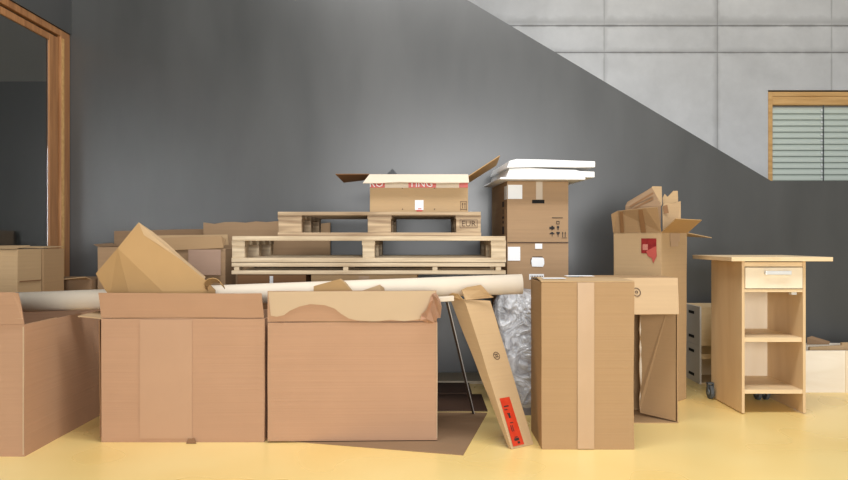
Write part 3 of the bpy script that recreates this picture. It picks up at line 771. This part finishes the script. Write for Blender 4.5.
marks('clear_tape_patch', T, [(gx(669), gx(678.5), .99, 1.04), (gx(669.5), gx(677), .96, .99)], M['tape'], g, .0008, -.0035)
# crumpled contents
s = thing('crumpled_cardboard', 'bent grooved cardboard length sticking up out of the tall carton, upper left of the heap', 'cardboard', P(640, 215, 4.42))
poly_part('long_panel', [P(624.5, 240, 4.42), P(625, 206, 4.42), P(627, 202, 4.44), P(651.5, 187.5, 4.40), P(660.5, 206, 4.34), P(660, 240, 4.36)], .006, M['far'], s, .002, 3, (0, 1, 0))
poly_part('end_panel', [P(651.5, 187.5, 4.40), P(652, 186.4, 4.40), P(661, 186.6, 4.45), P(661.5, 205, 4.40), P(660.5, 206, 4.34)], .004, M['light'], s, 0)
gr = MB()
for o_ in (4, 8.5):
    gr.sheet([P(629, 202+o_, 4.405), P(652, 188+o_*1.1, 4.365), P(653, 189.6+o_*1.1, 4.365), P(629.5, 203.5+o_, 4.405)], .002, (0, -1, 0))
part('grooves', gr, M['inner'], s)
s = thing('crumpled_cardboard', 'jagged pale cardboard piece sticking up out of the tall carton, right of the heap', 'cardboard', P(670, 225, 4.42))
poly_part('jagged_panel', [P(662.5, 245, 4.37), P(661.8, 207, 4.37), P(664, 203, 4.37), P(672, 204, 4.39), P(680, 201, 4.41), P(680.2, 231, 4.41), P(674, 245, 4.41)], .006, M['light'], s, .0015, 3, (0, 1, 0))
poly_part('rear_shard', [P(664, 225, 4.47), P(662, 198, 4.47), P(664, 194, 4.47), P(667, 197, 4.47), P(672, 195, 4.47), P(672.5, 191, 4.47), P(677, 191, 4.47), P(677.5, 205, 4.47), P(676, 225, 4.47)], .004, M['tan'], s, .001, 3, (0, 1, 0))
part('recess_shade', MB().sheet([P(662.3, 206, 4.366), P(666.5, 205, 4.366), P(668, 213, 4.366), P(663, 214, 4.366)], .002, (0, -1, 0)), M['inner'], s)  # darker patch laid on the card as the shade of a recess

# ------------------------------------------------------------------ mobile birch cabinet
YW = 4.03; cx = (741-424)*YW/F; cX = (804.7-424)*YW/F; cd_ = .43; th_ = .016
g = thing('mobile_cabinet', 'birch plywood workbench cabinet with one drawer, open shelves and castors', 'cabinet', ((cx+cX)/2, YW+cd_/2, 0))
part('side_panel', MB().box(cx, cx+th_, YW, YW+cd_, .006, .878), M['ply'], g, .001)
part('side_panel', MB().box(cX-th_, cX, YW, YW+cd_, .006, .878), M['ply'], g, .001)
part('back_panel', MB().box(cx+th_, cX-th_, YW+cd_-.012, YW+cd_, .10, .878), M['ply_pale'], g)
z_ = lambda py: 1-(py-240)*YW/F
for nm, a, b_ in (('bottom_shelf', 389.4, 393.4), ('shelf', 337.5, 342), ('top_rail', 262, 266.6), ('divider', 289, 292)):
    part(nm, MB().box(cx+th_, cX-th_, YW+.004 if nm != 'shelf' else YW+.012, YW+cd_-.012, z_(b_), z_(a)), M['ply_edge'], g, .001)
dr = part('drawer', MB().box(cx+th_+.003, cX-th_-.003, YW-.002, YW+.016, z_(288.3), z_(267.4)).box(cx+th_+.008, cX-th_-.008, YW+.016, YW+.38, z_(288), z_(270)), M['ply_pale'], g, .001)
hx0, hx1 = (762.5-424)*YW/F, (788-424)*YW/F; hz = z_(272.5)
part('handle', MB().box(hx0, hx1, YW-.03, YW-.022, hz-.011, hz+.011).box(hx0, hx0+.008, YW-.022, YW-.002, hz-.009, hz+.009).box(hx1-.008, hx1, YW-.022, YW-.002, hz-.009, hz+.009), M['metal'], dr, .002)
part('lock', MB().tube((cX, YW+.04, .81), (cX+.012, YW+.04, .81), .009, 12).box(cX+.010, cX+.013, YW+.03, YW+.05, .765, .80), M['metal'], g)
# worktop, projecting on all sides
part('worktop', MB().box(1.744, (832-424)*3.98/F, 3.98, 4.56, .879, .903), M['ply_edge'], g, .0015)
part('hinge_bracket', MB().box(cX-th_-.05, cX-th_-.02, YW+.03, YW+.06, z_(295), z_(292.4)), M['metal'], g)
def castor(x, y, nm='castor'):
    c_ = part(nm, MB().tube((x-.011, y, .044), (x+.011, y, .044), .044, 28), M['rubber'], g, .004)
    part('hub', MB().tube((x-.014, y, .044), (x+.014, y, .044), .018, 16), plain('hub_grey', (130, 136, 138), .5), c_)
    part('fork', MB().box(x+.015, x+.019, y-.012, y+.012, .044, .10).box(x-.019, x-.015, y-.012, y+.012, .044, .10).box(x-.019, x+.019, y-.014, y+.014, .094, .102), M['rubber'], c_)
castor(cx-.021, YW+cd_-.035); castor(cX-th_-.035, YW+cd_-.06)
castor(cX-th_-.085, YW+cd_-.06)

# ------------------------------------------------------------------ grey stacking crates behind the cabinet
def crate(z0, h, label, col):
    x0, x1, y0, y1 = 1.909, 2.33, 4.86, 5.16
    g = thing('storage_crate', label, 'crate', ((x0+x1)/2, (y0+y1)/2, z0), 'stacked storage crates')
    part('side_panel', MB().box(x0, x0+.012, y0, y1, z0, z0+h), M['crate'], g, .001)
    part('side_panel', MB().box(x1-.012, x1, y0, y1, z0, z0+h), M['crate'], g, .001)
    part('base', MB().box(x0+.012, x1-.012, y0, y1, z0, z0+.012), M['crate_front'], g)
    part('back_panel', MB().box(x0+.012, x1-.012, y1-.012, y1, z0+.012, z0+h), M['crate_front'], g)
    ftop = z0+h if col else z0+h*.80
    part('front_panel', MB().box(x0+.012, x1-.012, y0, y0+.012, z0+.012 if col else z0+h*.66, ftop-.002), M['crate_front'], g, .001)
    sl_ = MB()
    for zz in (z0+.05, z0+h-.05):
        sl_.box(x0-.0015, x0-.0003, y0+.10, y0+.20, zz-.010, zz+.010)
    part('handle_slots', sl_, M['hole'], g)
crate(0, .266, 'grey sided crate on the floor behind the cabinet, open fronted, the lower one', 0)
crate(.267, .270, 'grey sided crate with closed wooden front, stacked on the lower one', 1)

# ------------------------------------------------------------------ low pale box at far right
lx0 = 2.42; g = thing('wooden_box', 'low whitewashed plywood box at the right edge, card pieces lying in it', 'box', (2.95, 4.78, 0))
part('front_panel', MB().box(lx0, 3.4, 4.60, 4.612, 0.0, .275), M['whitebox'], g, .001)
part('back_panel', MB().box(lx0, 3.4, 4.93, 4.942, 0.0, .275), M['whitebox'], g)
part('end_panel', MB().box(lx0, lx0+.012, 4.613, 4.929, 0.0, .275), M['whitebox'], g)
part('end_panel', MB().box(3.388, 3.4, 4.613, 4.929, 0.0, .275), M['whitebox'], g)
part('base', MB().box(lx0+.012, 3.388, 4.613, 4.929, 0.0, .01), M['whitebox'], g)
part('batten', MB().box(2.76, 2.80, 4.592, 4.599, 0.0, .275), M['ply_pale'], g)
for i, (a, b_, t_, mt) in enumerate(((807, 824, 345.5, 'tan'), (824.5, 842, 345, 'light'), (842.5, 870, 342, 'tan'))):
    Yq = 4.70
    x0, x1 = P(a, 0, Yq).x, P(b_, 0, Yq).x
    s = poly_part('flattened_carton', [(x0, Yq+.02*i, .011), (x1, Yq+.02*i, .011), (x1, Yq+.02*i, 1-(t_-240)*Yq/F), (x0, Yq+.02*i, 1-(t_+1-240)*Yq/F)], .02, M[mt], None, 0, (0, 1, 0))
    tag(s, ['tan folded carton standing in the low plywood box, nearest the cabinet', 'light folded carton standing in the low plywood box, middle of three', 'tan folded carton standing in the low plywood box, tallest, at the picture edge'][i], 'cardboard', 'folded cartons in the low box')
s = poly_part('cardboard_strip', [P(806, 343, 4.85), P(811, 341.5, 4.85), P(829, 347, 4.82), P(828, 350, 4.82), P(806, 350, 4.85)], .006, M['far'], None, 0, (0, 1, 0))
s.location.z = .277; tag(s, 'brown slanting strip of card lying over the low plywood box', 'cardboard')

# ------------------------------------------------------------------ cartons at the far left
def simple_carton(x0, x1, y0, d, z0, h, mat, label, seed, closed=True, rot=0, amp=.004):
    g = thing('cardboard_box', label, 'box', ((x0+x1)/2, y0+d/2, z0))
    carton_body(frameM(x0, y0, z0, rot), x1-x0, d, h, mat, g, closed=closed, seed=seed, amp=amp)
    return g
g = simple_carton(-2.60, -2.352, 4.06, .255, 0, .945, M['tan'], 'tall narrow tan carton by the glass wall, nearer of the two', 31)
poly_part('top_flap', [(-2.60, 4.05, .950), (-2.352, 4.05, .950), (-2.352, 4.19, .965), (-2.60, 4.19, .962)], .004, M['tan'], g, .001, 2, (0, 0, 1))
poly_part('crease', [(-2.3455, 4.07, .755), (-2.3455, 4.30, .752), (-2.3445, 4.30, .758), (-2.3445, 4.07, .762)], .002, M['inner'], g, 0, nrm=(1, 0, 0))
g = simple_carton(-2.60, -2.352, 4.335, .25, 0, .945, M['brown'], 'tall narrow tan carton by the glass wall, farther of the two', 33)
poly_part('top_flap', [(-2.60, 4.34, .950), (-2.352, 4.34, .950), (-2.352, 4.58, .956), (-2.60, 4.58, .956)], .004, M['tan'], g, .001, 2, (0, 0, 1))
# low open carton
g = simple_carton(-2.60, -2.215, 4.68, .42, 0, .735, M['far'], 'low open dull brown carton between the narrow cartons and the grey wall', 35, closed=False)
poly_part('front_flap', [(-2.58, 4.678, .737), (-2.22, 4.678, .737), (-2.22, 4.60, .755), (-2.58, 4.60, .72)], .004, M['light'], g, .001, 2, (0, 0, 1))
# carton with raised left wall
g = simple_carton(-2.195, -1.70, 4.72, .33, 0, .95, M['grey_tan'], 'open greyish brown carton behind the pointed folded sheet', 36, closed=False)
poly_part('side_flap', [(-2.195, 4.74, .952), (-2.195, 5.03, .952), (-2.235, 5.03, .975), (-2.232, 4.74, .968)], .004, M['far'], g, 0)
s = poly_part('flattened_carton', [P(115, 330, 5.14), P(115, 231, 5.15), P(160, 229.8, 5.15), P(207, 229, 5.15), P(207, 330, 5.14)], .022, M['far'], None, .001, 3, (0, 1, 0))
s.location.z -= 0; tag(s, 'flattened brown carton standing against the grey wall, left one', 'cardboard')
# boxC
g = simple_carton(-1.655, -1.255, 4.44, .24, 0, .945, M['grey_tan'], 'greyish brown carton with a raised top flap, left of the pallets', 37, amp=.003)
poly_part('front_flap', [P(169, 251, 4.43), P(224, 248.5, 4.43), P(226.5, 240, 4.47), P(222, 236.5, 4.52), P(190, 237, 4.52), P(163, 238.5, 4.52)], .005, M['brown'], g, .002, 5)
poly_part('inner_panel', [P(189, 249.5, 4.422), P(221.5, 249.5, 4.422), P(221.5, 275, 4.422), P(189, 275, 4.422)], .002, board('dusty_pink_board', (180, 150, 130), .04), g, 0, nrm=(0, -1, 0))
poly_part('rear_flap', [P(158, 235.5, 4.66), P(228, 234.5, 4.66), P(229, 245, 4.66), P(158, 246, 4.66)], .004, M['light'], g, .001, 7, (0, 1, 0))
# flattened carton with ragged top behind pallets
top = [P(204 + i*10.5, 223+random.uniform(-1.1, 1.1)-(.8 if 2 < i < 9 else 0), 5.10) for i in range(13)]
s = poly_part('flattened_carton', [Vector((top[0].x, 5.10, 0))]+top+[Vector((top[-1].x, 5.10, 0))], .045, M['grey_tan'], None, .001, 3, (0, 1, 0))
tag(s, 'flattened carton with a ragged top edge standing behind the pallets', 'cardboard')
for o in bpy.data.objects:                     # standing sheets reach the floor
    if o.name == 'flattened_carton.003': pass
